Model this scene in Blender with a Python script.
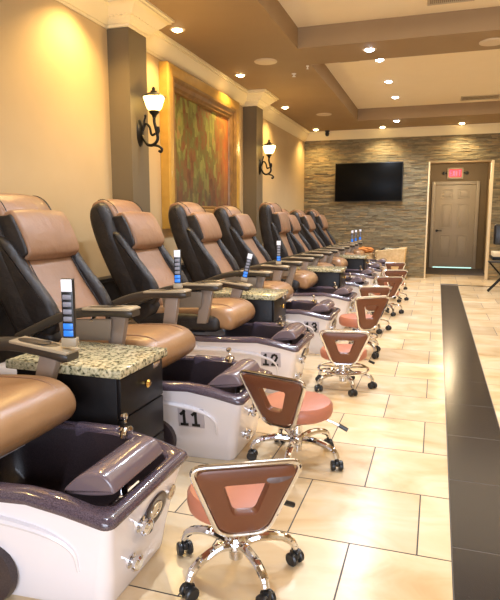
import bpy, bmesh, math, random
from math import pi, sin, cos, radians as R
from mathutils import Vector, Matrix
random.seed(7)
S = bpy.context.scene
for o in list(bpy.data.objects): bpy.data.objects.remove(o)

# ------------------------------------------------------------------ camera
cam_d = bpy.data.cameras.new('camera'); cam = bpy.data.objects.new('camera', cam_d)
S.collection.objects.link(cam); S.camera = cam
cam_d.sensor_fit = 'VERTICAL'; cam_d.sensor_height = 24.0
cam_d.lens = 565.4 / 600 * 24.0
cam.location = (0, 0, 1.28)
cam.rotation_euler = (pi/2 - .1449, 0, .3174)
cam_d.clip_start = .02

# ------------------------------------------------------------------ world, light, exposure
W = bpy.data.worlds.new('world'); S.world = W; W.use_nodes = True
W.node_tree.nodes['Background'].inputs[0].default_value = (1, .90, .78, 1)
W.node_tree.nodes['Background'].inputs[1].default_value = .20
S.view_settings.view_transform = 'Standard'; S.view_settings.look = 'None'
S.view_settings.gamma = 1.0; S.view_settings.exposure = 0.45
S.view_settings.use_curve_mapping = False

def light(name, kind, loc, energy, color, rot=(0,0,0), **kw):
    d = bpy.data.lights.new(name, kind); d.energy = energy; d.color = color
    for k, v in kw.items(): setattr(d, k, v)
    o = bpy.data.objects.new(name, d); S.collection.objects.link(o); o.location = loc; o.rotation_euler = rot
    return o
# the shop front window behind the camera: cool daylight
light('daylight_window', 'AREA', (.9, -2.9, 1.5), 215, (.74, .83, 1.0), (R(90), 0, 0), shape='RECTANGLE', size=4.0, size_y=2.3)
# added warm general fill, facing down below the two raised ceiling fields
light('fill_light', 'AREA', (.6, 9.2, 3.27), 30, (1, .86, .64), (0, 0, 0), shape='RECTANGLE', size=3.4, size_y=3.8)
light('fill_light', 'AREA', (.6, 4.2, 3.27), 36, (1, .88, .70), (0, 0, 0), shape='RECTANGLE', size=3.4, size_y=3.8)

# ------------------------------------------------------------------ materials
def mat(name, col, rough=.5, metal=0., spec=.5, coat=0., emit=None, es=0., trans=0.):
    m = bpy.data.materials.new(name); m.use_nodes = True
    b = m.node_tree.nodes['Principled BSDF']
    b.inputs['Base Color'].default_value = (*col, 1); b.inputs['Roughness'].default_value = rough
    b.inputs['Metallic'].default_value = metal; b.inputs['Specular IOR Level'].default_value = spec
    b.inputs['Coat Weight'].default_value = coat; b.inputs['Coat Roughness'].default_value = .08
    b.inputs['Transmission Weight'].default_value = trans
    if emit: b.inputs['Emission Color'].default_value = (*emit, 1); b.inputs['Emission Strength'].default_value = es
    return m
def noisy(name, cols, scale, rough=.5, bump=0., bscale=None, detail=6, stretch=(1,1,1), spec=.5, coat=0., coord='Object', metal=0., distort=0., bdist=.01):
    m = mat(name, cols[0][1], rough, metal, spec, coat); nt = m.node_tree; N = nt.nodes; L = nt.links
    b = N['Principled BSDF']; tc = N.new('ShaderNodeTexCoord'); mp = N.new('ShaderNodeMapping'); mp.inputs['Scale'].default_value = stretch
    L.new(tc.outputs[coord], mp.inputs[0])
    n = N.new('ShaderNodeTexNoise'); n.inputs['Scale'].default_value = scale; n.inputs['Detail'].default_value = detail; n.inputs['Distortion'].default_value = distort
    L.new(mp.outputs[0], n.inputs['Vector'])
    r = N.new('ShaderNodeValToRGB'); e = r.color_ramp.elements
    e[0].position, e[1].position = cols[0][0], cols[-1][0]
    e[0].color = (*cols[0][1], 1); e[1].color = (*cols[-1][1], 1)
    for p, c in cols[1:-1]: q = e.new(p); q.color = (*c, 1)
    L.new(n.outputs['Fac'], r.inputs[0]); L.new(r.outputs[0], b.inputs['Base Color'])
    if bump:
        n2 = N.new('ShaderNodeTexNoise'); n2.inputs['Scale'].default_value = bscale or scale; n2.inputs['Detail'].default_value = 4
        L.new(mp.outputs[0], n2.inputs['Vector'])
        bp = N.new('ShaderNodeBump'); bp.inputs['Strength'].default_value = bump; bp.inputs['Distance'].default_value = bdist
        L.new(n2.outputs['Fac'], bp.inputs['Height']); L.new(bp.outputs[0], b.inputs['Normal'])
    return m
def vcmix(m, attr='tint'):
    nt = m.node_tree; b = nt.nodes['Principled BSDF']; l = b.inputs['Base Color'].links[0]; src = l.from_socket
    a = nt.nodes.new('ShaderNodeAttribute'); a.attribute_name = attr
    x = nt.nodes.new('ShaderNodeMix'); x.data_type = 'RGBA'; x.blend_type = 'MULTIPLY'; x.inputs[0].default_value = 1
    nt.links.new(src, x.inputs[6]); nt.links.new(a.outputs['Color'], x.inputs[7]); nt.links.new(x.outputs[2], b.inputs['Base Color'])
    return m

M = {}
M['wall'] = noisy('wall_paint', [(.3, (.53, .385, .20)), (.7, (.56, .41, .215))], 3, .75, .05, 90)
M['column'] = noisy('column_paint', [(.3, (.135, .10, .053)), (.7, (.145, .108, .058))], 3, .6, .04, 90)
M['soffit'] = noisy('soffit_paint', [(.3, (.30, .20, .10)), (.7, (.32, .215, .11))], 3, .7, .04, 80)
M['tray'] = noisy('tray_paint', [(.3, (.85, .72, .49)), (.7, (.87, .74, .51))], 3, .8, .04, 80)
M['crown'] = mat('crown_paint', (.82, .71, .45), .45)
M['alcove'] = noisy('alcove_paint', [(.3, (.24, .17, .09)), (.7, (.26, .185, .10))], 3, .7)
M['jamb'] = mat('jamb_paint', (.74, .60, .38), .5)
M['stone'] = vcmix(noisy('ledger_stone', [(.25, (.18, .14, .075)), (.5, (.28, .225, .13)), (.8, (.40, .31, .17))], 8, .8, .6, 30, stretch=(1, 1, 4)))
M['tile'] = vcmix(noisy('beige_tile', [(.25, (.55, .37, .18)), (.42, (.68, .51, .30)), (.58, (.74, .59, .39)), (.75, (.82, .70, .52))], 1.9, .22, .02, 40, detail=8, stretch=(1, 1.6, 1), distort=1.2, spec=.5))
M['grout'] = mat('grout', (.10, .085, .075), .9)
M['dark_tile'] = noisy('dark_tile', [(.3, (.014, .012, .012)), (.7, (.028, .024, .024))], 60, .2, spec=.45)
M['dark_grout'] = mat('light_grout', (.16, .14, .12), .9)
M['tub'] = mat('white_fiberglass', (.84, .80, .82), .16, coat=.6)
M['rim'] = noisy('plum_acrylic', [(.35, (.05, .035, .045)), (.7, (.13, .095, .12))], 260, .16, coat=.7, detail=2)
M['basin'] = noisy('dark_basin', [(.35, (.028, .019, .021)), (.7, (.055, .038, .042))], 260, .3, coat=.3, detail=2)
M['pad'] = mat('plum_vinyl', (.16, .115, .125), .2, coat=.4)
M['tan'] = noisy('tan_leather', [(.3, (.235, .125, .066)), (.7, (.30, .165, .09))], 5, .42, .5, 14, bdist=.012)
M['seat'] = noisy('seat_leather', [(.3, (.29, .155, .07)), (.7, (.35, .19, .085))], 4, .33, .35, 9, bdist=.012)
M['blackleather'] = noisy('black_leather', [(.3, (.010, .007, .006)), (.7, (.020, .015, .013))], 9, .5, .6, 12, bdist=.02)
M['arm'] = noisy('black_armrest', [(.3, (.035, .027, .02)), (.7, (.055, .043, .03))], 8, .38)
M['armtop'] = mat('taupe_armrest_cap', (.36, .29, .19), .4)
M['post'] = mat('grey_post', (.25, .19, .145), .4, coat=.2)
M['bin'] = mat('grey_tray_plastic', (.19, .15, .11), .35)
M['granite'] = noisy('granite', [(.36, (.05, .05, .03)), (.44, (.33, .30, .17)), (.52, (.52, .46, .27)), (.64, (.66, .59, .38)), (.75, (.45, .36, .19))], 62, .14, detail=9, coat=.3)
M['black_wood'] = noisy('black_laminate', [(.3, (.006, .005, .005)), (.7, (.011, .009, .009))], 20, .38, spec=.25)
M['chrome'] = mat('chrome', (.80, .81, .84), .07, 1)
M['steel'] = mat('satin_steel', (.62, .58, .52), .25, 1)
M['brass'] = mat('knob_brass', (.85, .62, .22), .15, 1)
M['rubber'] = mat('black_rubber', (.012, .012, .013), .35)
M['stool'] = noisy('brown_vinyl', [(.3, (.135, .045, .019)), (.7, (.165, .055, .024))], 5, .35, .1, 120, bdist=.002)
M['stoolseat'] = noisy('terracotta_vinyl', [(.3, (.43, .155, .09)), (.7, (.48, .18, .105))], 5, .38)
M['black'] = mat('black_plastic', (.01, .01, .01), .3)
M['screen'] = mat('tv_screen', (.003, .003, .003), .3, spec=.08)
M['white'] = mat('white_plastic', (.8, .76, .68), .4)
M['blue'] = mat('blue_button', (.02, .16, .62), .3, emit=(.03, .25, 1), es=.35)
M['lcd'] = mat('remote_screen', (.7, .7, .72), .3, emit=(.9, .9, 1), es=.25)
M['greykey'] = mat('grey_keys', (.25, .25, .29), .4)
M['gold'] = noisy('gold_frame', [(.3, (.44, .245, .04)), (.7, (.55, .32, .06))], 8, .38, .1, 40, coat=.2)
M['goldbrown'] = noisy('frame_molding', [(.3, (.17, .085, .022)), (.7, (.28, .15, .04))], 9, .35, .1, 40)
M['iron'] = mat('black_iron', (.012, .010, .008), .35, .6)
M['shade'] = mat('sconce_glass', (.95, .80, .45), .3, emit=(1, .72, .25), es=5)
M['warm_bulb'] = mat('warm_bulb', (1, .9, .7), .4, emit=(1, .74, .36), es=30)
M['cool_bulb'] = mat('cool_bulb', (1, 1, 1), .4, emit=(.72, .82, 1), es=26)
M['trimring'] = mat('light_trim', (.78, .66, .48), .4)
M['ivory'] = mat('ivory_metal', (.62, .50, .34), .5)
M['vent'] = mat('vent_metal', (.50, .41, .27), .5)
M['ventdark'] = mat('vent_dark', (.20, .15, .09), .6)
M['door'] = mat('door_paint', (.52, .44, .32), .45)
M['exit'] = mat('exit_letters', (1, .1, .15), .4, emit=(1, .06, .16), es=2.2)
M['exitpanel'] = mat('exit_panel', (.55, .12, .10), .4, emit=(1, .05, .10), es=.5)
M['gap'] = mat('door_gap_light', (.6, .9, .85), .5, emit=(.55, .95, .85), es=.9)
M['bag'] = noisy('wicker_bag', [(.3, (.62, .42, .19)), (.7, (.78, .58, .32))], 20, .7, .3, 60)
M['orange'] = noisy('orange_cloth', [(.3, (.50, .17, .03)), (.7, (.62, .24, .06))], 12, .8, .4, 20)
M['plate'] = mat('grey_plate', (.50, .46, .50), .4)
M['ink'] = mat('black_ink', (.008, .008, .008), .4)
M['worn'] = mat('worn_grey_patch', (.13, .085, .075), .4)

def painting():
    m = mat('abstract_canvas', (.4, .3, .1), .75, spec=.2); nt = m.node_tree; N = nt.nodes; L = nt.links; b = N['Principled BSDF']
    tc = N.new('ShaderNodeTexCoord'); mp = N.new('ShaderNodeMapping'); mp.inputs['Scale'].default_value = (1, 3.6, 1.9); L.new(tc.outputs['Object'], mp.inputs[0])
    n = N.new('ShaderNodeTexNoise'); n.inputs['Scale'].default_value = 1.3; n.inputs['Detail'].default_value = 9; n.inputs['Roughness'].default_value = .62; n.inputs['Distortion'].default_value = .15; L.new(mp.outputs[0], n.inputs[0])
    r = N.new('ShaderNodeValToRGB'); e = r.color_ramp.elements
    e[0].position = .3; e[0].color = (.06, .03, .014, 1); e[1].position = .8; e[1].color = (.50, .42, .21, 1)
    for p, c in [(.38, (.12, .05, .02)), (.45, (.23, .10, .035)), (.52, (.15, .14, .04)), (.6, (.28, .28, .07)), (.68, (.36, .20, .07))]:
        q = e.new(p); q.color = (*c, 1)
    vo = N.new('ShaderNodeTexVoronoi'); vo.distance = 'CHEBYCHEV'; vo.inputs['Scale'].default_value = 3.2; L.new(mp.outputs[0], vo.inputs['Vector'])
    sc = N.new('ShaderNodeSeparateColor'); L.new(vo.outputs['Color'], sc.inputs[0])
    mr = N.new('ShaderNodeMapRange'); mr.inputs[3].default_value = .36; mr.inputs[4].default_value = .68; L.new(sc.outputs[0], mr.inputs[0])
    mx = N.new('ShaderNodeMix'); mx.inputs[0].default_value = .45; L.new(n.outputs['Fac'], mx.inputs[2]); L.new(mr.outputs[0], mx.inputs[3]); L.new(mx.outputs[0], r.inputs[0])
    # painted tonal fields of the picture itself: ruddy right edge, dark earthy foot
    sp = N.new('ShaderNodeSeparateXYZ'); L.new(tc.outputs['Object'], sp.inputs[0])
    a1 = N.new('ShaderNodeMapRange'); a1.inputs[1].default_value = .35; a1.inputs[2].default_value = .8; L.new(sp.outputs['Y'], a1.inputs[0])
    a2 = N.new('ShaderNodeMapRange'); a2.inputs[1].default_value = -.05; a2.inputs[2].default_value = -.6; L.new(sp.outputs['Z'], a2.inputs[0])
    n3 = N.new('ShaderNodeTexNoise'); n3.inputs['Scale'].default_value = 2.5; L.new(mp.outputs[0], n3.inputs[0])
    def mul(x, k):
        q = N.new('ShaderNodeMath'); q.operation = 'MULTIPLY'; L.new(x, q.inputs[0])
        if isinstance(k, float): q.inputs[1].default_value = k
        else: L.new(k, q.inputs[1])
        return q.outputs[0]
    x1 = N.new('ShaderNodeMix'); x1.data_type = 'RGBA'; L.new(mul(mul(a1.outputs[0], n3.outputs['Fac']), 1.3), x1.inputs[0]); L.new(r.outputs[0], x1.inputs[6]); x1.inputs[7].default_value = (.55, .14, .03, 1)
    x2 = N.new('ShaderNodeMix'); x2.data_type = 'RGBA'; L.new(mul(mul(a2.outputs[0], n3.outputs['Fac']), 1.5), x2.inputs[0]); L.new(x1.outputs[2], x2.inputs[6]); x2.inputs[7].default_value = (.085, .05, .035, 1)
    L.new(x2.outputs[2], b.inputs['Base Color'])
    return m
M['canvas'] = painting()

# ------------------------------------------------------------------ helpers
DO = {}                       # design-space origin of each object
def reg(o, org): DO[o.name] = Vector(org)
def empty(name, org, label=None, cat=None, group=None, rotz=0):
    o = bpy.data.objects.new(name, None); S.collection.objects.link(o); o.empty_display_size = .1
    o.location = org; o.rotation_euler = (0, 0, rotz); reg(o, org); tag(o, label, cat, group); return o
def tag(o, label=None, cat=None, group=None, kind=None):
    if label: o['label'] = label
    if cat: o['category'] = cat
    if group: o['group'] = group
    if kind: o['kind'] = kind
    return o
def obj(name, bm, m, parent=None, org=(0,0,0), smooth=35):
    """link bm (built in design space) as one object whose origin is org"""
    org = Vector(org)
    bmesh.ops.translate(bm, verts=bm.verts[:], vec=-org)
    me = bpy.data.meshes.new(name); bm.normal_update(); bm.to_mesh(me); bm.free()
    for p in me.polygons: p.use_smooth = True
    me.set_sharp_from_angle(angle=R(smooth))
    for mm in (m if isinstance(m, (list, tuple)) else [m]): me.materials.append(M[mm])
    o = bpy.data.objects.new(name, me); S.collection.objects.link(o); reg(o, org)
    if parent: o.parent = parent; o.location = org - DO[parent.name]
    else: o.location = org
    return o
def struct(name, bm, m, parent=None, org=(0,0,0), smooth=35):
    o = obj(name, bm, m, parent, org, smooth)
    if not parent: o['kind'] = 'structure'
    return o
def NB(): return bmesh.new()
def merge(bm, b2, mtx=None, mi=0):
    me = bpy.data.meshes.new('t'); 
    for f in b2.faces: f.material_index = mi
    b2.to_mesh(me); b2.free()
    if mtx: me.transform(mtx)
    bm.from_mesh(me); bpy.data.meshes.remove(me); return bm
def box(bm, x0, x1, y0, y1, z0, z1, bev=0., seg=2, mi=0, mtx=None, taper=None):
    b = bmesh.new(); bmesh.ops.create_cube(b, size=1)
    for v in b.verts:
        v.co = Vector(((x0+x1)/2 + v.co.x*(x1-x0), (y0+y1)/2 + v.co.y*(y1-y0), (z0+z1)/2 + v.co.z*(z1-z0)))
    if bev: bmesh.ops.bevel(b, geom=b.edges[:], offset=bev, segments=seg, affect='EDGES', profile=.5)
    return merge(bm, b, mtx, mi)
def lathe(bm, prof, c, axis='Z', n=24, mi=0, mtx=None):
    b = bmesh.new(); rings = []
    for r, h in prof:
        ring = []
        for i in range(n):
            a = 2*pi*i/n; p = (r*cos(a), r*sin(a), h)
            if axis == 'X': p = (h, r*cos(a), r*sin(a))
            if axis == 'Y': p = (r*sin(a), h, r*cos(a))
            ring.append(b.verts.new(Vector(p) + Vector(c)))
        rings.append(ring)
    for k in range(len(rings)-1):
        for i in range(n): b.faces.new((rings[k][i], rings[k][(i+1) % n], rings[k+1][(i+1) % n], rings[k+1][i]))
    if prof[0][0] > 1e-4: b.faces.new(rings[0][::-1])
    if prof[-1][0] > 1e-4: b.faces.new(rings[-1])
    bmesh.ops.remove_doubles(b, verts=b.verts[:], dist=1e-6)
    bmesh.ops.recalc_face_normals(b, faces=b.faces[:])
    return merge(bm, b, mtx, mi)
def smoothpath(pts, k=6, closed=False):
    P = [Vector(p) for p in pts]; n = len(P); out = []
    rng = n if closed else n-1
    for i in range(rng):
        p1, p2 = P[i], P[(i+1) % n]
        p0 = P[i-1] if (closed or i > 0) else p1*2-p2
        p3 = P[(i+2) % n] if (closed or i+2 < n) else p2*2-p1
        for j in range(k):
            t = j/k
            out.append(.5*((2*p1) + (p2-p0)*t + (2*p0-5*p1+4*p2-p3)*t*t + (3*p1-p0-3*p2+p3)*t**3))
    if not closed: out.append(P[-1])
    return out
def tube(bm, pts, r, n=10, closed=False, mi=0, radii=None, flat=1.):
    """round tube along pts; flat squashes the section vertically"""
    b = bmesh.new(); P = [Vector(p) for p in pts]; m = len(P); rings = []
    up = None
    for i in range(m):
        if closed: t = P[(i+1) % m]-P[i-1]
        else: t = P[min(i+1, m-1)]-P[max(i-1, 0)]
        t.normalize()
        if up is None:
            up = Vector((0,0,1)) if abs(t.z) < .9 else Vector((1,0,0))
        u = t.cross(up).normalized(); v = u.cross(t).normalized(); up = v
        rr = radii[i] if radii else r
        rings.append([b.verts.new(P[i] + u*rr*cos(2*pi*j/n) + v*rr*flat*sin(2*pi*j/n)) for j in range(n)])
    last = m if closed else m-1
    for i in range(last):
        A, B = rings[i], rings[(i+1) % m]
        for j in range(n): b.faces.new((A[j], A[(j+1) % n], B[(j+1) % n], B[j]))
    if not closed: b.faces.new(rings[0][::-1]); b.faces.new(rings[-1])
    bmesh.ops.recalc_face_normals(b, faces=b.faces[:])
    return merge(bm, b, None, mi)
def loft(bm, rings, caps=True, mi=0, mtx=None, closed=True):
    b = bmesh.new(); V = [[b.verts.new(Vector(p)) for p in r] for r in rings]; n = len(V[0])
    for k in range(len(V)-1):
        for i in range(n if closed else n-1):
            j = (i+1) % n; b.faces.new((V[k][i], V[k][j], V[k+1][j], V[k+1][i]))
    if caps: b.faces.new(V[0][::-1]); b.faces.new(V[-1])
    bmesh.ops.recalc_face_normals(b, faces=b.faces[:])
    return merge(bm, b, mtx, mi)
def pillow(bm, prof, y0, y1, r, mi=0, seg=4, crown=0.):
    """closed XZ profile swept along Y with rounded ends (insets towards its middle)"""
    c = Vector((sum(p[0] for p in prof)/len(prof), 0, sum(p[1] for p in prof)/len(prof)))
    half = min(max(abs(p[0]-c.x), abs(p[1]-c.z)) for p in prof)
    ts = [(y0 + r*(1-cos(a)), 1-sin(a)) for a in [pi/2*i/seg for i in range(seg+1)]]
    sl = [(y0 + r*(1-cos(i*pi/2/seg)), r*(1-sin(i*pi/2/seg))) for i in range(seg+1)]
    mid = [((y0+r) + (y1-y0-2*r)*i/4, 0) for i in (1, 2, 3)]
    full = sl + mid + [(y1-(y-y0), d) for y, d in sl[::-1]]
    P = [Vector((p[0], 0, p[1])) for p in prof]; n = len(P); rings = []
    area = sum(P[i].x*P[(i+1) % n].z-P[(i+1) % n].x*P[i].z for i in range(n)); sg = 1 if area > 0 else -1
    nor = []
    for i in range(n):
        t = (P[(i+1) % n]-P[i-1]).normalized(); nor.append(Vector((-t.z, 0, t.x))*sg)
    for y, d in full:
        u = (2*(y-y0)/(y1-y0)-1)
        cr = crown*(1-u*u)
        rings.append([(P[i].x+nor[i].x*(d-cr), y, P[i].z+nor[i].z*(d-cr)) for i in range(n)])
    return loft(bm, rings, True, mi)
def rprof(pts, k=5): return [(p.x, p.z) for p in smoothpath([(a, 0, b) for a, b in pts], k, True)]
def prism(bm, poly, y0, y1, bev=0., mi=0, axis='Y', seg=2):
    b = bmesh.new()
    def cv(a, c, y): return (a, y, c) if axis == 'Y' else ((y, a, c) if axis == 'X' else (a, c, y))
    A = [b.verts.new(cv(a, c, y0)) for a, c in poly]; B = [b.verts.new(cv(a, c, y1)) for a, c in poly]; n = len(A)
    for i in range(n): b.faces.new((A[i], A[(i+1) % n], B[(i+1) % n], B[i]))
    b.faces.new(A[::-1]); b.faces.new(B); bmesh.ops.recalc_face_normals(b, faces=b.faces[:])
    if bev: bmesh.ops.bevel(b, geom=b.edges[:], offset=bev, segments=seg, affect='EDGES', profile=.5)
    return merge(bm, b, None, mi)
KIDS = {}
def copy_tree(o, parent=None):
    c = o.copy(); S.collection.objects.link(c); c.parent = parent
    for ch in [x for x in o.children]: copy_tree(ch, c)
    return c

# ------------------------------------------------------------------ room shell
XW, YF, ZC = -2.86, 12.59, 3.12
XR, YB, ZT = 3.9, -3.0, 3.34
# floor
bm = NB(); tl = bm.loops.layers.float_color.new('tint')
rows, TW, TL, x0s = [], .51, .501, .110
def tilequad(x0, x1, y0, y1, z=0.0, g=.003, tint=True):
    vs = [bm.verts.new((x, y, z)) for x, y in ((x0+g, y0+g), (x1-g, y0+g), (x1-g, y1-g), (x0+g, y1-g))]
    f = bm.faces.new(vs); t = random.uniform(.84, 1.08)
    for l in f.loops: l[tl] = (t, t*random.uniform(.985, 1.0), t*.97, 1)
    f.material_index = 0
n0 = -11
for n in range(n0, 27):
    ya = 2.101 + TL*n; yb = ya + TL
    off = -.018 if n % 2 == 0 else -.275
    if yb > 15.3: yb = 15.3
    if ya >= yb: continue
    xs = []; x = off + (.11-off)
    lines = [off - TW*k for k in range(0, 7)]
    e = [.11] + lines
    for a, b in zip(e[1:], e[:-1]):
        a = max(a, XW)
        if b > a+.01: tilequad(a, b, ya, yb)
    lines = [.42 + (.26 if n % 2 else .5) + TW*k for k in range(0, 8)]
    e = [.42] + lines
    for a, b in zip(e[:-1], e[1:]):
        b = min(b, XR)
        if b > a+.01: tilequad(a, b, ya, yb)
    if ya > 11.3: tilequad(.11, .42, ya, yb)
fl = struct('floor', bm, 'tile')
b2 = NB(); box(b2, XW-.1, XR+.1, YB-.1, 15.4, -.12, -.0025); struct('trim_9', b2, 'grout')
bm = NB()
for k in range(-9, 16):
    ya = 2.2+.61*k; yb = min(ya+.61, 11.36)
    if yb > ya+.02: box(bm, .112, .418, ya+.003, yb-.003, -.002, .0012)
for k in range(6):
    box(bm, .42+.6*k, 1.017+.6*k, 11.33, 11.43, -.002, .0012)
struct('trim_1', bm, 'dark_tile')
bm = NB(); box(bm, .11, .42, YB, 11.36, -.002, .0004); struct('trim_2', bm, 'dark_grout')

# walls
def wallbox(name, m, *a, **k):
    bm = NB(); box(bm, *a); return struct(name, bm, m, **k)
wallbox('wall_left', 'wall', XW-.15, XW, YB, 15.5, 0, ZT+.2)
wallbox('wall_right', 'wall', XR, XR+.15, YB, 15.5, 0, ZT+.2)
wallbox('wall_back', 'wall', XW-.15, XR+.15, YB-.15, YB, 0, ZT+.2)
# dark wainscot ledge behind the chairs
bm = NB(); box(bm, XW, XW+.10, YB, YF, 0, .72); box(bm, XW, XW+.13, YB, YF, .72, .75, .006); struct('wall_wainscot', bm, 'black_wood')

# stone wall of stacked ledger strips around the alcove opening
AL, AR, AT = -.225, 1.03, 2.42
bm = NB(); tl = bm.loops.layers.float_color.new('tint')
def strip(x0, x1, z0, z1):
    d = random.uniform(.0, .022); y = YF-.012-d
    g = .0015
    P = [(x0+g, z0+g), (x1-g, z0+g), (x1-g, z1-g), (x0+g, z1-g)]
    A = [bm.verts.new((px, y, pz)) for px, pz in P]; B = [bm.verts.new((px, YF+.01, pz)) for px, pz in P]
    t = random.choice([(.85,.88,.88), (1,.95,.88), (1.12,1.08,1.0), (.92,.97,1.0), (.74,.72,.70), (1.2,1.06,.88), (1.0,1.02,.98)])
    k = random.uniform(.85, 1.1)
    fs = [bm.faces.new(A)] + [bm.faces.new((A[i], B[i], B[(i+1) % 4], A[(i+1) % 4])) for i in range(4)]
    for f in fs:
        for l in f.loops: l[tl] = (t[0]*k, t[1]*k, t[2]*k, 1)
z = 0.
while z < 2.95:
    hgt = random.choice([.02, .026, .032, .04]); z1 = min(z+hgt, 2.96)
    spans = [(XW, AL), (AR, XR)] if z1 <= AT+.01 else [(XW, XR)]
    for a, b in spans:
        x = a - random.uniform(0, .2)
        while x < b:
            w = random.uniform(.09, .30); xa, xb = max(x, a), min(x+w, b)
            if xb-xa > .005: strip(xa, xb, z, z1)
            x += w
    z = z1
bmesh.ops.recalc_face_normals(bm, faces=bm.faces[:])
box_b = NB()
struct('wall_stone', bm, 'stone', smooth=20)
wallbox('wall_far', 'alcove', XW-.1, AL-.0, YF+.005, YF+.12, 0, ZT)
wallbox('wall_far_right', 'alcove', AR, XR+.1, YF+.005, YF+.12, 0, ZT)
wallbox('wall_far_lintel', 'alcove', AL, AR, YF+.005, YF+.12, AT, ZT)
# alcove
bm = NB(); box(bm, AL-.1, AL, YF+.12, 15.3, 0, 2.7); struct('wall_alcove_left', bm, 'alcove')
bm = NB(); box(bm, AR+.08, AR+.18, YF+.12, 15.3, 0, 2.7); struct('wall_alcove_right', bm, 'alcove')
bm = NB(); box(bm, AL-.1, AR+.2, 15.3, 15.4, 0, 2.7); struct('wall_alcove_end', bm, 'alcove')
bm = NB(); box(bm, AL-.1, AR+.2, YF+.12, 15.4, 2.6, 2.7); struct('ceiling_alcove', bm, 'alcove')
bm = NB(); box(bm, AL-.002, AL+.03, YF-.035, YF+.14, 0, AT, .003); struct('trim_3', bm, 'jamb')
bm = NB(); box(bm, AR-.05, AR+.002, YF-.035, YF+.14, 0, AT, .003); struct('trim_4', bm, 'jamb')
bm = NB(); box(bm, AL, AR, YF-.03, YF+.12, AT-.03, AT+.001, .003); struct('trim_5', bm, 'soffit')
bm = NB(); box(bm, AR+.055, AR+.08, 13.3, 14.3, 0, 2.15, .004); struct('door_2', bm, 'jamb')
bm = NB(); box(bm, AL, AR+.08, 13.5, 15.25, .0005, .006); struct('floor_alcove', bm, 'grout')

# alcove door (six panels)
DX0, DX1, DY = -.08, .87, 15.27
bm = NB()
box(bm, DX0, DX1, DY-.02, DY+.02, .035, 2.08, .002)
door = struct('door_1', bm, 'door', org=((DX0+DX1)/2, DY, 0))
w = DX1-DX0
for cx in (DX0+w*.29, DX0+w*.71):
    for z0, z1 in ((.25, .85), (1.0, 1.62), (1.74, 1.98)):
        bm = NB(); hw = w*.15
        for a, b, c, d in ((cx-hw, cx+hw, z0, z0+.02), (cx-hw, cx+hw, z1-.02, z1), (cx-hw, cx-hw+.02, z0+.018, z1-.018), (cx+hw-.02, cx+hw, z0+.018, z1-.018)):
            box(bm, a, b, DY-.029, DY-.019, c, d, .003)
        box(bm, cx-hw+.045, cx+hw-.045, DY-.028, DY-.019, z0+.045, z1-.045, .006)
        obj('door_panel', bm, 'door', door, (cx, DY, z0))
bm = NB(); lathe(bm, [(0, -.02), (.03, -.02), (.03, 0)], (DX0+.07, DY-.02, .95), 'Y', 16); tube(bm, [(DX0+.07, DY-.035, .95), (DX0+.07, DY-.07, .95), (DX0+.19, DY-.07, .945)], .011)
obj('door_handle', bm, 'iron', door, (DX0+.07, DY-.03, .95))
bm = NB()
for a, b, c, d in ((DX0-.085, DX0-.003, 0, 2.17), (DX1+.003, DX1+.085, 0, 2.17), (DX0-.003, DX1+.003, 2.09, 2.17)):
    box(bm, a, b, DY-.03, DY+.03, c, d, .006)
struct('trim_6', bm, 'door')
bm = NB(); box(bm, DX0+.01, DX1-.01, DY-.005, DY+.012, .008, .032); obj('light_gap', bm, 'gap', door, (.4, DY, .02))

bm = NB(); lathe(bm, [(0, -.05), (.07, -.045), (.11, -.02), (.12, 0)], (.4, 14.0, 2.6), 'Z', 24)  # lamp body and its point light are added to lighten the alcove
al = obj('added_alcove_lamp', bm, 'warm_bulb', None, (.4, 14.0, 2.6)); tag(al, 'round lamp added to brighten the door alcove, unseen above the view', 'ceiling light')
light('lamp_light', 'POINT', (.4, 13.9, 2.45), 22, (1, .80, .52), shadow_soft_size=.1)

# ------------------------------------------------------------------ ceiling: brown soffit grid with two raised cream fields
CX0, CX1 = -1.55, 2.6
def fields(y0, y1): return (CX0, CX1, y0, y1)
F1, F2 = (1.9, 6.40), (7.10, 11.35)
bm = NB()
for a, b, c, d in ((XW, CX0, YB, YF), (CX1, XR, YB, YF), (CX0, CX1, YB, F1[0]), (CX0, CX1, F1[1], F2[0]), (CX0, CX1, F2[1], YF)):
    box(bm, a, b, c, d, ZC, ZT+.1)
struct('ceiling', bm, 'soffit')
bm = NB()
for y0, y1 in (F1, F2): box(bm, CX0-.02, CX1+.02, y0-.02, y1+.02, ZT, ZT+.05)
struct('ceiling_field', bm, 'tray')

# crown moulding profile (depth, height below ceiling)
CP = [(0, .225), (.012, .225), (.018, .205), (.03, .20), (.045, .17), (.075, .13), (.10, .085), (.115, .06), (.13, .055), (.13, .03), (.145, .025), (.145, 0), (0, 0)]
def crown_run(bm, pts, sd=1., sh=.85):
    """pts: plan polyline, moulding grows to the right-hand side of travel, mitred"""
    P = [Vector((p[0], p[1], 0)) for p in pts]; rings = []
    for i, p in enumerate(P):
        ns = []
        if i > 0: t = (p-P[i-1]).normalized(); ns.append(Vector((t.y, -t.x, 0)))
        if i < len(P)-1: t = (P[i+1]-p).normalized(); ns.append(Vector((t.y, -t.x, 0)))
        n = sum(ns, Vector()); n.normalize(); k = 1/max(.3, n.dot(ns[0]))
        rings.append([(p.x+n.x*d*k*sd, p.y+n.y*d*k*sd, ZC-h*sh) for d, h in CP])
    loft(bm, rings)
COLS = [(4.64, 4.96), (8.37, 8.69)]; CXF = XW+.215
bm = NB()
segs = [YB] + [v for c in COLS for v in c] + [YF]
for a, b in zip(segs[::2], segs[1::2]): crown_run(bm, [(XW, a), (XW, b)])
struct('trim_7', bm, 'crown')
bm = NB(); crown_run(bm, [(XW, YF-.03), (XR, YF-.03)], .80, .80); struct('trim_8', bm, 'crown')
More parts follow.
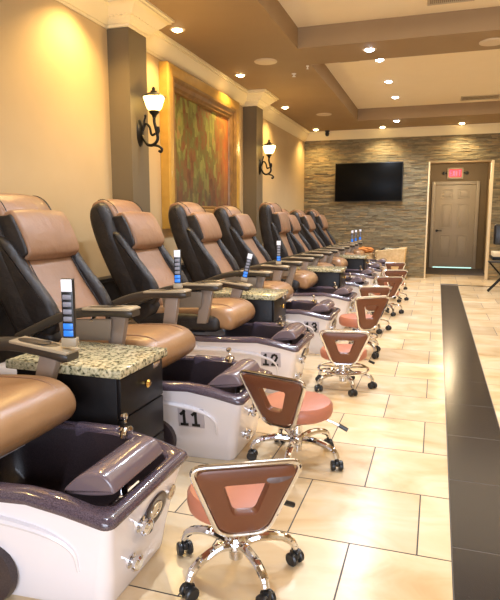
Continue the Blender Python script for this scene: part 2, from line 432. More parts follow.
for i, (a, b) in enumerate(COLS):
    bm = NB(); box(bm, XW, CXF, a, b, 0, ZC-.15); c = obj('wall_column', bm, 'column', None, (XW, (a+b)/2, 0))
    tag(c, ['square taupe wall column between the second and third chairs, beside the big painting', 'square taupe wall column right of the big painting, near the stone wall'][i], 'column', 'wall columns'); c['kind'] = 'structure'
    bm = NB(); crown_run(bm, [(XW, a-.004), (CXF+.004, a-.004), (CXF+.004, b+.004), (XW, b+.004)], 1.35, .72)
    crown_run(bm, [(XW, a-.002), (CXF+.002, a-.002), (CXF+.002, b+.002), (XW, b+.002)], 1.1, .80)
    box(bm, XW, CXF+.02, a-.02, b+.02, ZC-.19, ZC-.165, .006)
    ca = obj('capital', bm, 'crown', c, (XW, (a+b)/2, ZC-.25))
    bm = NB()
    for k in range(9): y = a-.06 + (b-a+.12)*k/8; box(bm, CXF+.06, CXF+.085, y-.011, y+.011, ZC-.12, ZC-.085)
    for k in range(7): x = XW+.03 + (CXF-XW+.04)*k/6; box(bm, x-.011, x+.011, a-.085, a-.06, ZC-.12, ZC-.085)
    obj('dentils', bm, 'crown', ca, (XW, (a+b)/2, ZC-.1))

# ------------------------------------------------------------------ ceiling fittings
def downlight(name, loc, m, ring, lab, group, energy, color, spot=R(125), blend=.7):
    x, y, z = loc
    root = empty(name, loc, lab, 'ceiling light', group)
    bm = NB(); lathe(bm, [(.052, -.004), (.058, -.007), (.075, -.004), (.078, -.0005), (.05, -.0005)], loc, 'Z', 28); obj('trim_ring', bm, ring, root, loc)
    bm = NB(); lathe(bm, [(0, -.026), (.025, -.022), (.045, -.012), (.052, -.002)], loc, 'Z', 24); obj('bulb', bm, m, root, loc)
    l = light('lamp_light', 'SPOT', (0, 0, -.03), energy, color, (0, 0, 0), spot_size=spot, spot_blend=blend, shadow_soft_size=.05)
    l.parent = root
warm = (1, .68, .27); cool = (.70, .81, 1)
WL = [(-2.5, 1.3), (-2.55, 4.05), (-2.53, 5.40), (-2.53, 7.30), (-2.53, 9.60), (-2.53, 12.15)]
nm = ['before the camera', 'nearest the top left corner', 'right after the first column', 'above the right part of the painting', 'just past the second column', 'in the far left corner']
for i, (x, y) in enumerate(WL):
    downlight('recessed_light', (x, y, ZC), 'warm_bulb', 'trimring', 'warm glowing recessed light by the left wall, ' + nm[i], 'warm recessed lights along the left wall', 110 if i == 1 else 75, warm)
for i, x in enumerate((-1.16, .372, 1.9)):
    downlight('recessed_light', (x, 12.25, ZC), 'warm_bulb', 'trimring', 'warm recessed light over the stone wall, ' + ['left one above the television', 'one above the door alcove', 'one beyond the right edge'][i], 'recessed lights over the stone wall', 75, (1, .80, .48))
for i, (x, y) in enumerate([(-.80, 6.67), (-.82, 7.98), (-.81, 9.25), (-.79, 10.45), (-.83, 11.55)]):
    z = ZC if i in (0, 4) else ZT
    downlight('recessed_light', (x, y, z), 'cool_bulb', 'trimring', 'bluish white recessed light, ' + ['nearest and largest, in the brown beam', 'second from front, at the edge of the far ceiling field', 'third from front, in the cream far ceiling field', 'fourth from front, in the cream ceiling field', 'last one, in the brown soffit by the far wall'][i], 'bluish recessed lights down the middle', 120, cool, R(140))
for (x, y) in [(-.8, 1.6), (-.8, 3.6), (-.8, 5.1), (1.9, 3.6), (1.9, 6.7), (1.9, 9.6)]:
    z = ZT if 1.9 < y < 6.4 or 7.1 < y < 11.3 else ZC
    l = light('lamp_light', 'SPOT', (x, y, z-.03), 120 if x < 0 else 75, cool if x < 0 else (1, .85, .62), spot_size=R(140), spot_blend=.7, shadow_soft_size=.06)
for i, (x, y) in enumerate([(-2.03, 6.78), (-2.03, 10.45), (.47, 6.8)]):
    bm = NB(); lathe(bm, [(0, -.012), (.115, -.012), (.12, -.006), (.125, 0)], (x, y, ZC), 'Z', 36); lathe(bm, [(.125, -.008), (.135, -.008), (.138, 0), (.125, 0)], (x, y, ZC), 'Z', 36)
    tag(obj('ceiling_speaker', bm, 'ivory', None, (x, y, ZC)), ['round flat ceiling speaker above the big painting', 'round flat ceiling speaker near the far left corner', 'round flat ceiling speaker at the right edge of the brown beam'][i], 'speaker', 'round ceiling speakers')
def vent(x0, x1, y0, y1, z, n, lab, m='vent'):
    root = empty('ceiling_vent', ((x0+x1)/2, (y0+y1)/2, z), lab, 'vent')
    bm = NB()
    for a, b, c, d in ((x0, x1, y0, y0+.02), (x0, x1, y1-.02, y1), (x0, x0+.02, y0, y1), (x1-.02, x1, y0, y1)): box(bm, a, b, c, d, z-.012, z, .002)
    obj('vent_frame', bm, m, root, ((x0+x1)/2, (y0+y1)/2, z))
    bm = NB()
    for k in range(n): x = x0+.025+(x1-x0-.05)*k/(n-1); box(bm, x-.004, x+.004, y0+.02, y1-.02, z-.01, z-.002)
    obj('slats', bm, m, root, ((x0+x1)/2, (y0+y1)/2, z))
    bm = NB(); box(bm, x0+.01, x1-.01, y0+.01, y1-.01, z-.002, z); obj('backing', bm, 'ventdark', root, ((x0+x1)/2, (y0+y1)/2, z))
vent(-.19, .24, 5.86, 6.14, ZT, 22, 'cream grille ceiling vent in the nearer raised ceiling field, top of photo')
vent(.29, .92, 10.75, 11.10, ZT, 30, 'flat cream ceiling vent in the far raised ceiling field')
vent(-1.33, -1.08, 7.75, 7.92, ZT, 10, 'small dark ceiling vent beside the brown beam', 'ventdark')
for i, (x, y, r) in enumerate([(-1.85, 7.45, .03), (-1.60, 7.13, .018)]):
    bm = NB(); lathe(bm, [(r, 0), (r, -.006), (r*.4, -.012), (r*.35, -.03), (r*.8, -.034), (r*.8, -.038), (0, -.04)], (x, y, ZC), 'Z', 20)
    tag(obj('sprinkler_head', bm, 'white', None, (x, y, ZC)), ['white sprinkler head hanging from the brown soffit', 'small white round sensor on the brown soffit beside the sprinkler'][i], 'sprinkler')
root = empty('security_camera', (-2.33, 12.40, ZC), 'small black dome camera on the far left of the soffit', 'camera')
bm = NB(); lathe(bm, [(.05, 0), (.05, -.02), (.03, -.03), (0, -.03)], (-2.33, 12.40, ZC)); obj('mount', bm, 'black', root, (-2.33, 12.40, ZC))
bm = NB(); lathe(bm, [(0, -.12), (.03, -.11), (.045, -.08), (.045, -.05), (.03, -.03)], (-2.33, 12.40, ZC)); obj('camera_head', bm, 'black', root, (-2.33, 12.40, ZC))

# ------------------------------------------------------------------ television
TY = YF-.10
root = empty('television', (-1.44, TY, 2.03), 'large black flat screen television mounted on the stone wall', 'television')
bm = NB(); box(bm, -2.155, -.73, TY-.02, TY+.03, 1.62, 2.435, .006); obj('bezel', bm, 'black', root, (-1.44, TY, 2.03))
bm = NB(); box(bm, -2.14, -.745, TY-.0225, TY-.019, 1.64, 2.42, .001); obj('screen', bm, 'screen', root, (-1.44, TY, 2.03))
bm = NB(); box(bm, -1.7, -1.2, TY+.025, TY+.058, 1.85, 2.2, .004); obj('wall_bracket', bm, 'black', root, (-1.44, TY, 2.03))

# ------------------------------------------------------------------ exit sign
EX, EY, EZ = .367, 15.24, 2.355
root = empty('exit_sign', (EX, EY, EZ), 'red glowing exit sign with two small lamps above the alcove door', 'sign')
bm = NB(); box(bm, EX-.19, EX+.19, EY-.02, EY+.05, EZ-.13, EZ+.15, .012); obj('housing', bm, 'ivory', root, (EX, EY, EZ))
bm = NB(); box(bm, EX-.15, EX+.15, EY-.026, EY-.018, EZ-.085, EZ+.11, .004); obj('sign_face', bm, 'exitpanel', root, (EX, EY, EZ))
def stroke(bm, pts, w, y0, y1, mtx=None):
    for a, b in zip(pts[:-1], pts[1:]):
        a = Vector((a[0], 0, a[1])); b = Vector((b[0], 0, b[1])); d = (b-a); L = d.length; ang = math.atan2(d.z, d.x)
        q = NB(); box(q, -w/2, L+w/2, y0, y1, -w/2, w/2)
        m4 = Matrix.Translation(a) @ Matrix.Rotation(-ang, 4, 'Y')
        if mtx: m4 = mtx @ m4
        merge(bm, q, m4)
for k, (ch, strokes) in enumerate([('e', [[(1, 0), (0, 0), (0, 2), (1, 2)], [(0, 1), (.8, 1)]]), ('x', [[(0, 0), (1, 2)], [(0, 2), (1, 0)]]), ('i', [[(.5, 0), (.5, 2)]]), ('t', [[(.5, 0), (.5, 2)], [(0, 2), (1, 2)]])]):
    bm = NB(); ox = EX-.125+k*.068; s = .042
    for st in strokes: stroke(bm, [(ox+p[0]*s, EZ-.05+p[1]*s*1.45) for p in st], .011, EY-.032, EY-.024)
    obj('letter', bm, 'exit', root, (ox, EY, EZ))
for sx in (-1, 1):
    bm = NB(); tube(bm, [(EX+sx*.18, EY, EZ+.02), (EX+sx*.25, EY-.01, EZ+.02)], .012)
    lathe(bm, [(0, 0), (.03, .005), (.038, .05), (.034, .055), (0, .05)], (EX+sx*.27, EY-.045, EZ+.02), 'Y', 16)
    obj('lamp_head', bm, 'iron', root, (EX+sx*.25, EY, EZ))

# ------------------------------------------------------------------ framed painting on left wall
PY0, PY1, PZ0, PZ1 = 5.62, 7.90, 1.16, 2.90
cy, cz = (PY0+PY1)/2, (PZ0+PZ1)/2
root = empty('framed_painting', (XW, cy, cz), 'huge abstract painting in a wide gold frame on the left wall', 'painting')
def frame(bm, y0, y1, z0, z1, prof):
    """prof: (inset, x depth) closed"""
    rings = []
    for (sy, sz) in ((0, 0), (1, 0), (1, 1), (0, 1), (0, 0)):
        rings.append([(XW+d, (y0+i) if sy == 0 else (y1-i), (z0+i) if sz == 0 else (z1-i)) for i, d in prof])
    loft(bm, rings, caps=False)
bm = NB(); frame(bm, PY0, PY1, PZ0, PZ1, [(0, .004), (0, .10), (.02, .115), (.10, .115), (.125, .10), (.125, .004)]); obj('outer_frame', bm, 'gold', root, (XW, cy, cz))
bm = NB(); frame(bm, PY0+.12, PY1-.12, PZ0+.12, PZ1-.12, [(0, .004), (0, .105), (.03, .11), (.05, .085), (.09, .075), (.11, .05), (.13, .055), (.145, .03), (.145, .004)]); obj('inner_moulding', bm, 'goldbrown', root, (XW, cy, cz))
bm = NB(); box(bm, XW+.003, XW+.025, PY0+.25, PY1-.25, PZ0+.25, PZ1-.25); obj('canvas', bm, 'canvas', root, (XW, cy, cz))

# ------------------------------------------------------------------ sconces on the column faces
def sconce(y, lab):
    x0 = CXF; z0 = 2.05
    o = (x0, y, z0); root = empty('wall_sconce', o, lab, 'wall lamp', 'lantern sconces on the columns')
    bm = NB(); lathe(bm, [(.0, .03), (.03, .028), (.055, .012), (.065, .0)], o, 'X', 24)
    for v in bm.verts: v.co.z = z0+(v.co.z-z0)*1.9
    obj('backplate', bm, 'iron', root, o)
    bm = NB()
    sp = smoothpath([(x0+.02, y, z0-.02), (x0+.07, y, z0-.10), (x0+.13, y, z0-.11), (x0+.18, y, z0-.06), (x0+.165, y, z0+.03), (x0+.15, y, z0+.09), (x0+.15, y, z0+.14)], 6); tube(bm, sp, .014)
    tube(bm, smoothpath([(x0+.13, y, z0-.11), (x0+.19, y, z0-.125), (x0+.22, y, z0-.15), (x0+.21, y, z0-.175), (x0+.19, y, z0-.165)], 5), .012)
    tube(bm, smoothpath([(x0+.03, y, z0+.02), (x0+.06, y, z0+.08), (x0+.10, y, z0+.05), (x0+.12, y, z0-.02), (x0+.16, y, z0-.01)], 5), .011)
    tube(bm, smoothpath([(x0+.04, y, z0+.03), (x0+.045, y, z0+.1), (x0+.06, y, z0+.14)], 4), .009)
    lathe(bm, [(0, .17), (.013, .155), (.009, .14), (.0, .135)], (x0+.06, y, z0), 'Z', 12)
    lathe(bm, [(.006, .0), (.018, .03), (.012, .07), (0, .075)], (x0+.185, y, z0-.02), 'Z', 12)
    obj('scroll_arm', bm, 'iron', root, o)
    c = (x0+.15, y, z0+.13)
    bm = NB(); lathe(bm, [(.0, 0), (.016, .0), (.022, .02), (.045, .045), (.05, .06), (0, .06)], c, 'Z', 20); obj('shade_cup', bm, 'iron', root, c)
    bm = NB(); lathe(bm, [(.046, .06), (.070, .085), (.098, .165), (.10, .18), (.0, .185)], c, 'Z', 8); gl = obj('glass_shade', bm, 'shade', root, c, 20)
    bm = NB(); lathe(bm, [(.112, .178), (.108, .186), (.05, .215), (.030, .222), (.028, .228), (.032, .232), (.012, .238), (.016, .252), (.008, .268), (0, .272)], c, 'Z', 16); obj('shade_cap', bm, 'iron', root, c)
    l = light('lamp_light', 'POINT', (.19, -.0, .33), 11, (1, .66, .24), shadow_soft_size=.05); l.parent = root
    l.location = (.30, -.02, .28)
sconce(4.80, 'lit lantern wall sconce on the nearer column, left of the painting')
sconce(8.53, 'lit lantern wall sconce on the far column, right of the painting')

# ------------------------------------------------------------------ pedicure station (design space: tub centre y = 0, world x)
RX, HX = 0., -1.75
def tub_plan(xf, xr, hwf, hwr, rf=.07, n=5):
    pts = []
    def arc(cx, cy, r, a0, a1):
        for i in range(n+1):
            a = a0+(a1-a0)*i/n; pts.append((cx+r*cos(a), cy+r*sin(a)))
    arc(xf-rf, hwf-rf, rf, 0, pi/2)
    for i in range(1, 6):
        t = i/6; x = (xf-rf)+((xr+.1)-(xf-rf))*t; pts.append((x, hwf+(hwr-hwf)*min(1, t*1.5)))
    arc(xr+.1, hwr-.1, .1, pi/2, pi); arc(xr+.1, -hwr+.1, .1, pi, 3*pi/2)
    for i in range(5, 0, -1):
        t = i/6; x = (xf-rf)+((xr+.1)-(xf-rf))*t; pts.append((x, -(hwf+(hwr-hwf)*min(1, t*1.5))))
    arc(xf-rf, -hwf+rf, rf, -pi/2, 0)
    return pts
def rimz(x, lo=.372):                                  # the rim swells in the middle and droops to the front corner
    t = max(0., min(1., (-.90-x)/.28)); return lo + .05*(t*t*(3-2*t)) - .015*max(0, min(1, (-1.2-x)/.4))
def make_station():
    root = empty('pedicure_chair', (HX, 0, 0), '', 'pedicure chair')
    # --- tub
    bm = NB()
    lev = [(.0, -.975, .205, .27, .04), (.02, -.965, .215, .28, .05), (.12, -.95, .228, .29, .05), (.24, -.928, .250, .30, .04), (.31, -.912, .266, .31, .035), (.345, -.903, .277, .315, .03)]
    rings = []
    for z, xf, hf, hr, rf in lev:
        rings.append([(x, y, z if z < .3 else z + (rimz(x)-.372+.0)*(1 if z > .32 else .5)) for x, y in tub_plan(xf, -2.42, hf, hr, rf)])
    loft(bm, rings, caps=False)
    # bottom plate and foot notch
    b = NB(); 
    box(bm, -2.4, -1.06, -.15, .15, .0, .05, .01)
    tub = obj('tub', bm, 'tub', root, (-1.6, 0, 0), 40)
    # swoosh ridges on both sides
    for s in (-1, 1):
        bm = NB()
        pts = smoothpath([(-1.9, s*.300, .295), (-1.6, s*.297, .315), (-1.35, s*.285, .312), (-1.15, s*.270, .285), (-1.06, s*.255, .235), (-1.05, s*.236, .15)], 6)
        m_ = len(pts); tube(bm, pts, .02, 8, radii=[.027*(1-.7*(i/(m_-1))) for i in range(m_)], flat=.8)
        obj('swoosh_ridge', bm, 'tub', tub, pts[8])
        bm = NB(); q = NB(); lathe(q, [(0, .012), (.10, .012), (.118, .006), (.122, -.02)], (0, 0, 0), 'Y', 32)
        merge(bm, q, Matrix.Translation((-1.415, s*.278, .10)) @ Matrix.Rotation(R(0 if s > 0 else 180), 4, 'Z') @ Matrix.Diagonal((1.15, 1, 1, 1)))
        obj('access_panel', bm, 'basin', tub, (-1.415, s*.28, .10))
    # basin interior
    bm = NB(); xs0, xs1, hw = -1.72, -.945, .222
    def ring_at(d, z, fz=False):
        pts = tub_plan(xs1-d, xs0+d, hw-d, hw+.025-d, .06); return [(x, y, rimz(x)-.008 if fz else z) for x, y in pts]
    loft(bm, [ring_at(0, 0, True), ring_at(.015, .28), ring_at(.035, .17), ring_at(.07, .12)], caps=False)
    b = [(x, y, .12) for x, y in tub_plan(xs1-.07, xs0+.07, hw-.07, hw-.02, .06)]
    vs = [bm.verts.new(p) for p in b]; bm.faces.new(vs)
    ba = obj('basin', bm, 'basin', root, (-1.3, 0, .12))
    # water drain and jets
    bm = NB(); lathe(bm, [(0, .008), (.03, .006), (.034, 0)], (-1.25, 0, .121), 'Z', 16); obj('drain', bm, 'chrome', ba, (-1.25, 0, .12))
    # rim : outer to inner loops
    bm = NB()
    outer = lambda d, dz: [(x, y, rimz(x)+dz) for x, y in tub_plan(-.895-d, -1.80+d, .285-d, .318-d, .035)]
    inner = lambda d, dz: [(x, y, rimz(x)+dz) for x, y in tub_plan(xs1+d, xs0-d, hw+d, hw+.025+d, .06)]
    loft(bm, [outer(.010, -.034), outer(-.003, -.032), outer(-.007, -.022), outer(-.003, -.006), outer(.008, .003), outer(.022, .006), inner(.014, .005), inner(.006, .0), inner(0, -.012), inner(-.002, -.04)], caps=False)
    obj('rim', bm, 'rim', root, (-1.3, 0, .35), 50)
    # raised splash guard on the far side of the basin
    bm = NB(); box(bm, -1.40, -1.19, .242, .298, .34, .435, .02, 3); obj('splash_guard', bm, 'rim', root, (-1.3, .25, .38))
    # white deck under the seat
    bm = NB()
    prof = rprof([(-2.42, .30), (-2.42, .42), (-2.3, .44), (-1.9, .43), (-1.72, .415), (-1.68, .38), (-1.69, .30)], 4)
    pillow(bm, prof, -.322, .322, .05); obj('deck', bm, 'tub', root, (-2.0, 0, .4))
    # footrest: half round padded bar across the basin
    fo = (-1.0, 0, .44)
    bm = NB(); fp = rprof([(-1.115, .395), (-1.09, .432), (-1.045, .467), (-.99, .480), (-.95, .468), (-.928, .438), (-.933, .415), (-1.02, .397)], 4)
    pillow(bm, fp, -.21, .13, .012); f = obj('footrest', bm, 'pad', root, fo, 50)
    bm = NB(); tube(bm, [(-1.02, 0, .42), (-1.02, 0, .16)], .016); tube(bm, [(-1.02, -.10, .30), (-1.02, .10, .30)], .010); obj('footrest_support', bm, 'chrome', f, fo)
    # faucet
    fc = (-1.16, .262, .385)
    bm = NB(); lathe(bm, [(.0, 0), (.03, 0), (.03, .010), (.018, .014), (.016, .03), (.026, .036), (.030, .050), (.022, .062), (0, .066)], fc, 'Z', 18)
    tube(bm, smoothpath([(fc[0], fc[1], .43), (fc[0]+.01, fc[1]-.02, .442), (fc[0]+.02, fc[1]-.05, .44), (fc[0]+.02, fc[1]-.062, .42)], 5), .011)
    fa = obj('faucet', bm, 'chrome', root, fc)
    bm = NB(); tube(bm, [(fc[0]-.0, fc[1], .46), (fc[0]-.01, fc[1]+.01, .475)], .006); lathe(bm, [(0, 0), (.014, .004), (.017, .015), (.012, .026), (0, .028)], (fc[0]-.012, fc[1]+.01, .47), 'Z', 14); obj('faucet_knob', bm, 'chrome', fa, fc)
    # front face controls
    tilt = math.atan2(.058, .335)
    def onfront(y, z, d=0): return (-.972+.060*(z/.345)+d+.004, y, z)
    def fdisc(name, y, z, ry, rz, t, m, prof=None):
        q = NB(); lathe(q, prof or [(1, -.5), (1, .6), (.93, 1), (.6, 1.0), (.55, .75), (0, .75)], (0, 0, 0), 'X', 28)
        bm = NB(); merge(bm, q, Matrix.Translation(onfront(y, z)) @ Matrix.Rotation(tilt, 4, 'Y') @ Matrix.Diagonal((t, ry, rz, 1)))
        return obj(name, bm, m, tub, onfront(y, z))
    fdisc('control_panel', .055, .235, .085, .060, .008, 'basin')
    q = fdisc('control_keypad', .055, .235, .045, .030, .010, 'steel')
    fdisc('badge', .185, .238, .030, .030, .007, 'steel')
    for nm_, y, z, s in (('diverter_knob', -.052, .235, 1.), ('drain_valve', -.085, .115, .9)):
        q = NB(); lathe(q, [(.030, -.005), (.030, .004), (.014, .008), (.014, .016), (.026, .020), (.029, .032), (.022, .042), (0, .044)], (0, 0, 0), 'X', 18)
        for a in range(4): tube(q, [(.028, 0, 0), (.028, .033*cos(a*pi/2+.4), .033*sin(a*pi/2+.4))], .0085, 8)
        bm = NB(); merge(bm, q, Matrix.Translation(onfront(y, z)) @ Matrix.Rotation(tilt, 4, 'Y') @ Matrix.Scale(s, 4)); obj(nm_, bm, 'chrome', tub, onfront(y, z))
    # --- seat base (pedestal) and seat
    bm = NB(); box(bm, -2.12, -1.62, -.22, .22, .42, .49, .02); sb = obj('seat_base', bm, 'black', root, (-1.8, 0, .45))
    so = (-1.75, 0, .50)
    prof = rprof([(-2.14, .50), (-2.17, .58), (-2.1, .615), (-1.9, .605), (-1.66, .625), (-1.50, .628), (-1.415, .60), (-1.375, .545), (-1.38, .49), (-1.43, .455), (-1.56, .475), (-1.85, .49)], 4)
    bm = NB(); pillow(bm, prof, -.265, .265, .045, crown=.008); seat = obj('seat', bm, 'seat', root, so, 60)
    prof = rprof([(-2.12, .45), (-2.15, .53), (-2.0, .56), (-1.75, .57), (-1.56, .565), (-1.49, .53), (-1.50, .46), (-1.58, .44), (-1.85, .45)], 4)
    bm = NB(); pillow(bm, prof, -.295, .295, .04, crown=.006); obj('seat_skirt', bm, 'blackleather', seat, so, 60)
    bm = NB()
    for s in (-1, 1):
        tube(bm, smoothpath([(-2.05, s*.17, .622), (-1.8, s*.17, .614), (-1.66, s*.17, .632), (-1.50, s*.17, .635), (-1.42, s*.17, .606), (-1.38, s*.17, .55)], 4), .0035, 6)
    obj('seat_seam', bm, 'tan', seat, so)
    # --- backrest (hinged at HB)
    HB = (-2.08, 0, .56)
    def bk(s, d): # s along the back from hinge, d in front of it ; recline angle
        a = R(27); return (HB[0] - s*sin(a) + d*cos(a), HB[2] + s*cos(a) + d*sin(a))
    outl = [bk(-.05, -.12), bk(.2, -.15), (bk(.55, -.15)), bk(.8, -.12), bk(.905, -.07), bk(.925, .0), bk(.90, .055), bk(.80, .07), bk(.6, .055), bk(.35, .065), bk(.1, .10), bk(-.03, .08)]
    bm = NB(); pillow(bm, rprof(outl, 4), -.30, .30, .055, crown=.0); back = obj('backrest', bm, 'blackleather', root, HB, 60)
    ins = [bk(.02, .02), bk(.0, .11), bk(.12, .125), bk(.35, .092), bk(.6, .082), bk(.78, .095), bk(.87, .085), bk(.930, .05), bk(.955, -.01), bk(.945, -.07), bk(.86, -.12), bk(.86, -.02), bk(.8, .02), bk(.4, .03)]
    bm = NB(); pillow(bm, rprof(ins, 4), -.225, .225, .025, crown=.012); obj('back_cushion', bm, 'tan', back, HB, 60)
    # side wings / bolsters
    for s in (-1, 1):
        w = [bk(.05, .02), bk(.06, .15), bk(.2, .17), bk(.42, .12), bk(.62, .085), bk(.64, .02), bk(.3, .0)]
        bm = NB(); y = s*.262; pillow(bm, rprof(w, 4), min(y-.04, y+.04), max(y-.04, y+.04), .03); obj('side_bolster', bm, 'blackleather', back, HB, 60)
        bm = NB()
        yy = s*.203
        tube(bm, [(p[0], yy, p[1]) for p in rprof([bk(.1, .134), bk(.35, .104), bk(.6, .093), bk(.78, .106), bk(.87, .096), bk(.935, .05), bk(.955, -.01), bk(.9, -.02), bk(.5, 0)], 4)][:26], .003, 6); obj('back_seam', bm, 'blackleather', back, HB)
    hp = [bk(.50, .09), bk(.49, .13), bk(.52, .165), bk(.64, .178), bk(.75, .168), bk(.78, .14), bk(.77, .09), bk(.64, .08)]
    bm = NB(); pillow(bm, rprof(hp, 4), -.235, .235, .018, crown=.008); obj('head_pillow', bm, 'tan', back, HB, 60)
    hq = [bk(.52, .05), bk(.505, .12), bk(.54, .15), bk(.73, .155), bk(.76, .12), bk(.76, .05)]
    bm = NB(); pillow(bm, rprof(hq, 4), -.25, .25, .012); obj('pillow_sleeve', bm, 'blackleather', back, HB, 60)
    # --- armrests
    for s, nm_ in ((-1, 'n'), (1, 'f')):
        ao = (-2.100, s*.33, .66)
        pts = smoothpath([(-2.210, s*.33, .62), (-2.070, s*.33, .675), (-1.900, s*.33, .735), (-1.730, s*.33, .762), (-1.570, s*.33, .762), (-1.450, s*.33, .75)], 5)
        rings = []
        for i, p in enumerate(pts):
            t = i/(len(pts)-1); w = .030+.022*t; h = .028-.004*t
            if i == len(pts)-1: w *= .8; h *= .7
            rings.append([(p.x, p.y+w*cx_, p.z+h*cz_) for cx_, cz_ in ((-1, -.6), (-.8, -1), (.8, -1), (1, -.6), (1, .5), (.8, .9), (.3, 1), (-.3, 1), (-.8, .9), (-1, .5))])
        bm = NB(); loft(bm, rings); arm = obj('armrest', bm, 'arm', root, ao, 50)
        bm = NB(); prism(bm, [(-1.74, .775), (-1.74, .788), (-1.47, .782), (-1.448, .775), (-1.448, .765)], s*.33-.052, s*.33+.052, .004); obj('arm_cap', bm, 'armtop', arm, ao)
        bm = NB(); lathe(bm, [(.034, .0), (.034, .004), (.028, .004), (.026, -.002), (0, -.003)], (-1.600, s*.33, .785), 'Z', 20); obj('cup_ring', bm, 'black', arm, ao)
        bm = NB(); prism(bm, [(-1.65, .49), (-1.57, .49), (-1.505, .745), (-1.595, .745)], s*.318-.022, s*.318+.022, .006); obj('arm_post', bm, 'post', arm, ao)
        if s < 0:
            bm = NB(); prism(bm, [(-1.90, .61), (-1.60, .61), (-1.58, .725), (-1.91, .725)], -.362, -.345, .006); obj('folding_tray', bm, 'bin', arm, ao)
            bm = NB(); tube(bm, [(-1.70, -.325, .735), (-1.70, -.36, .71)], .012); obj('tray_hinge', bm, 'chrome', arm, ao)
    return root
proto = make_station()
YC = [1.66, 2.88, 4.08, 5.38, 6.64, 7.92, 9.12, 10.35, 11.50]
LAB = ['tan and black pedicure chair at the lower left corner, backrest outside the photo',
       'tan pedicure chair above the white tub marked 11, second from the camera',
       'tan pedicure chair above the white tub marked 12, left of the column',
       'tan pedicure chair on the white tub marked 13, in front of the painting',
       'tan pedicure chair fifth from the camera, below the right end of the painting',
       'tan pedicure chair sixth from the camera, most upright, below the second column',
       'tan pedicure chair seventh from the camera, between upright chair and far chairs',
       'tan pedicure chair eighth from the camera, second from the stone wall',
       'tan pedicure chair farthest away, against the stone wall']
# per chair: seat-group shift in y, backrest tilt change, arm tip lifts near, far
TW_ = [(0, 0, 0, -.05), (0, 0, .04, .05), (0, 0, .03, -.045), (0, -2, .0, 0), (0, 0, 0, 0), (0, -13, 0, 0), (0, 0, 0, 0), (0, 0, 0, 0), (0, -3, 0, 0)]
stations = []
for i, yc in enumerate(YC):
    st = proto if i == 0 else copy_tree(proto)
    stations.append(st)
for i, (st, yc) in enumerate(zip(stations, YC)):
    st.location = (HX, yc, 0); tag(st, LAB[i], 'pedicure chair', 'pedicure chairs in the row')
    dy, rt, n_, f_ = TW_[i]; k = 0
    for ch in st.children:
        base = ch.name.split('.')[0]
        if base == 'backrest': ch.rotation_euler.y = R(-rt)
        if base == 'armrest':
            near = ch.location.y < 0
            ch.rotation_euler.y = -math.atan2(n_ if near else f_, .6)
# number plates on tubs 11, 12, 13
def glyph(bm, ch, ox, s, mtx):
    w = .36*s
    G = {'1': [[(.5, .1), (.5, 1.9)], [(.5, 1.85), (.12, 1.5)], [(.15, .06), (.85, .06)]],
         '2': [[(.05, 1.45), (.2, 1.8), (.5, 1.93), (.82, 1.8), (.92, 1.45), (.75, 1.05), (.1, .1), (.95, .08)]],
         '3': [[(.08, 1.6), (.3, 1.9), (.7, 1.9), (.9, 1.5), (.7, 1.1), (.4, 1.05), (.75, 1.0), (.95, .55), (.7, .12), (.3, .08), (.05, .4)]]}
    for st in G[ch]: stroke(bm, [(ox+p[0]*s, p[1]*s) for p in st], w, -.0025, 0, mtx)
for idx, txt in ((1, '11'), (2, '12'), (3, '13')):
    st = stations[idx]; tub = [c for c in st.children if c.name.startswith('tub')][0]
    lx, ly, lz = {1: (-1.185, -.266, .238), 2: (-1.095, -.2645, .268), 3: (-1.075, -.264, .268)}[idx]
    # tub side plane: lean and plan angle
    mt = Matrix.Translation((lx, ly, lz)) @ Matrix.Rotation(R(4), 4, 'Z') @ Matrix.Rotation(R(9), 4, 'X')
    bm = NB(); q = NB(); box(q, -.072, .072, -.003, .003, -.055, .055, .0015); merge(bm, q, mt)
    DO[tub.name] = Vector((-1.6, 0, 0))
    pl = obj('number_plate', bm, 'plate', tub, (lx, ly, lz))
    for k, chn in enumerate(txt):
        bm = NB(); glyph(bm, chn, -.058 + k*.064, .042, mt @ Matrix.Translation((0, -.0035, -.042)))
        obj('numeral', bm, 'ink', tub, (lx, ly, lz))

# ------------------------------------------------------------------ granite topped cabinets between the pairs
def make_cabinet():
    root = empty('side_cabinet', (-1.45, 0, 0), '', 'cabinet')
    bm = NB(); box(bm, -1.72, -1.20, -.20, .20, 0, .60, .003); body = obj('cabinet_body', bm, 'black_wood', root, (-1.45, 0, 0))
    bm = NB(); box(bm, -1.76, -1.165, -.225, .225, .60, .64, .006, 3); obj('granite_top', bm, 'granite', root, (-1.45, 0, .6))
    for k in range(3):
        z0 = .04+.186*k
        bm = NB(); box(bm, -1.20, -1.182, -.197, .197, z0, z0+.178, .003); d = obj('drawer', bm, 'black_wood', root, (-1.19, 0, z0+.09))
        if k < 2: continue
        bm = NB(); lathe(bm, [(.008, 0), (.007, .012), (.018, .02), (.02, .028), (.012, .036), (0, .037)], (-1.182, 0, z0+.11), 'X', 18); obj('drawer_knob', bm, 'brass', d, (-1.182, 0, z0+.11))
    bm = NB(); box(bm, -1.182, -1.179, .10, .165, .565, .59, .001); obj('maker_tag', bm, 'steel', root, (-1.18, .13, .58))
    return root
c0 = make_cabinet()
CL = ['black cabinet with granite top nearest the camera, in front of the first chair', 'black granite topped cabinet between tubs 12 and 13', 'black granite topped cabinet third from the camera', 'black granite topped cabinet farthest away, before the stone wall']
for i, y in enumerate([2.255, 4.68, 7.24, 9.72]):
    c = c0 if i == 0 else copy_tree(c0)
    c.location = (-1.53 if i < 2 else -1.39, y, 0); tag(c, CL[i], 'cabinet', 'granite topped cabinets between the chairs')

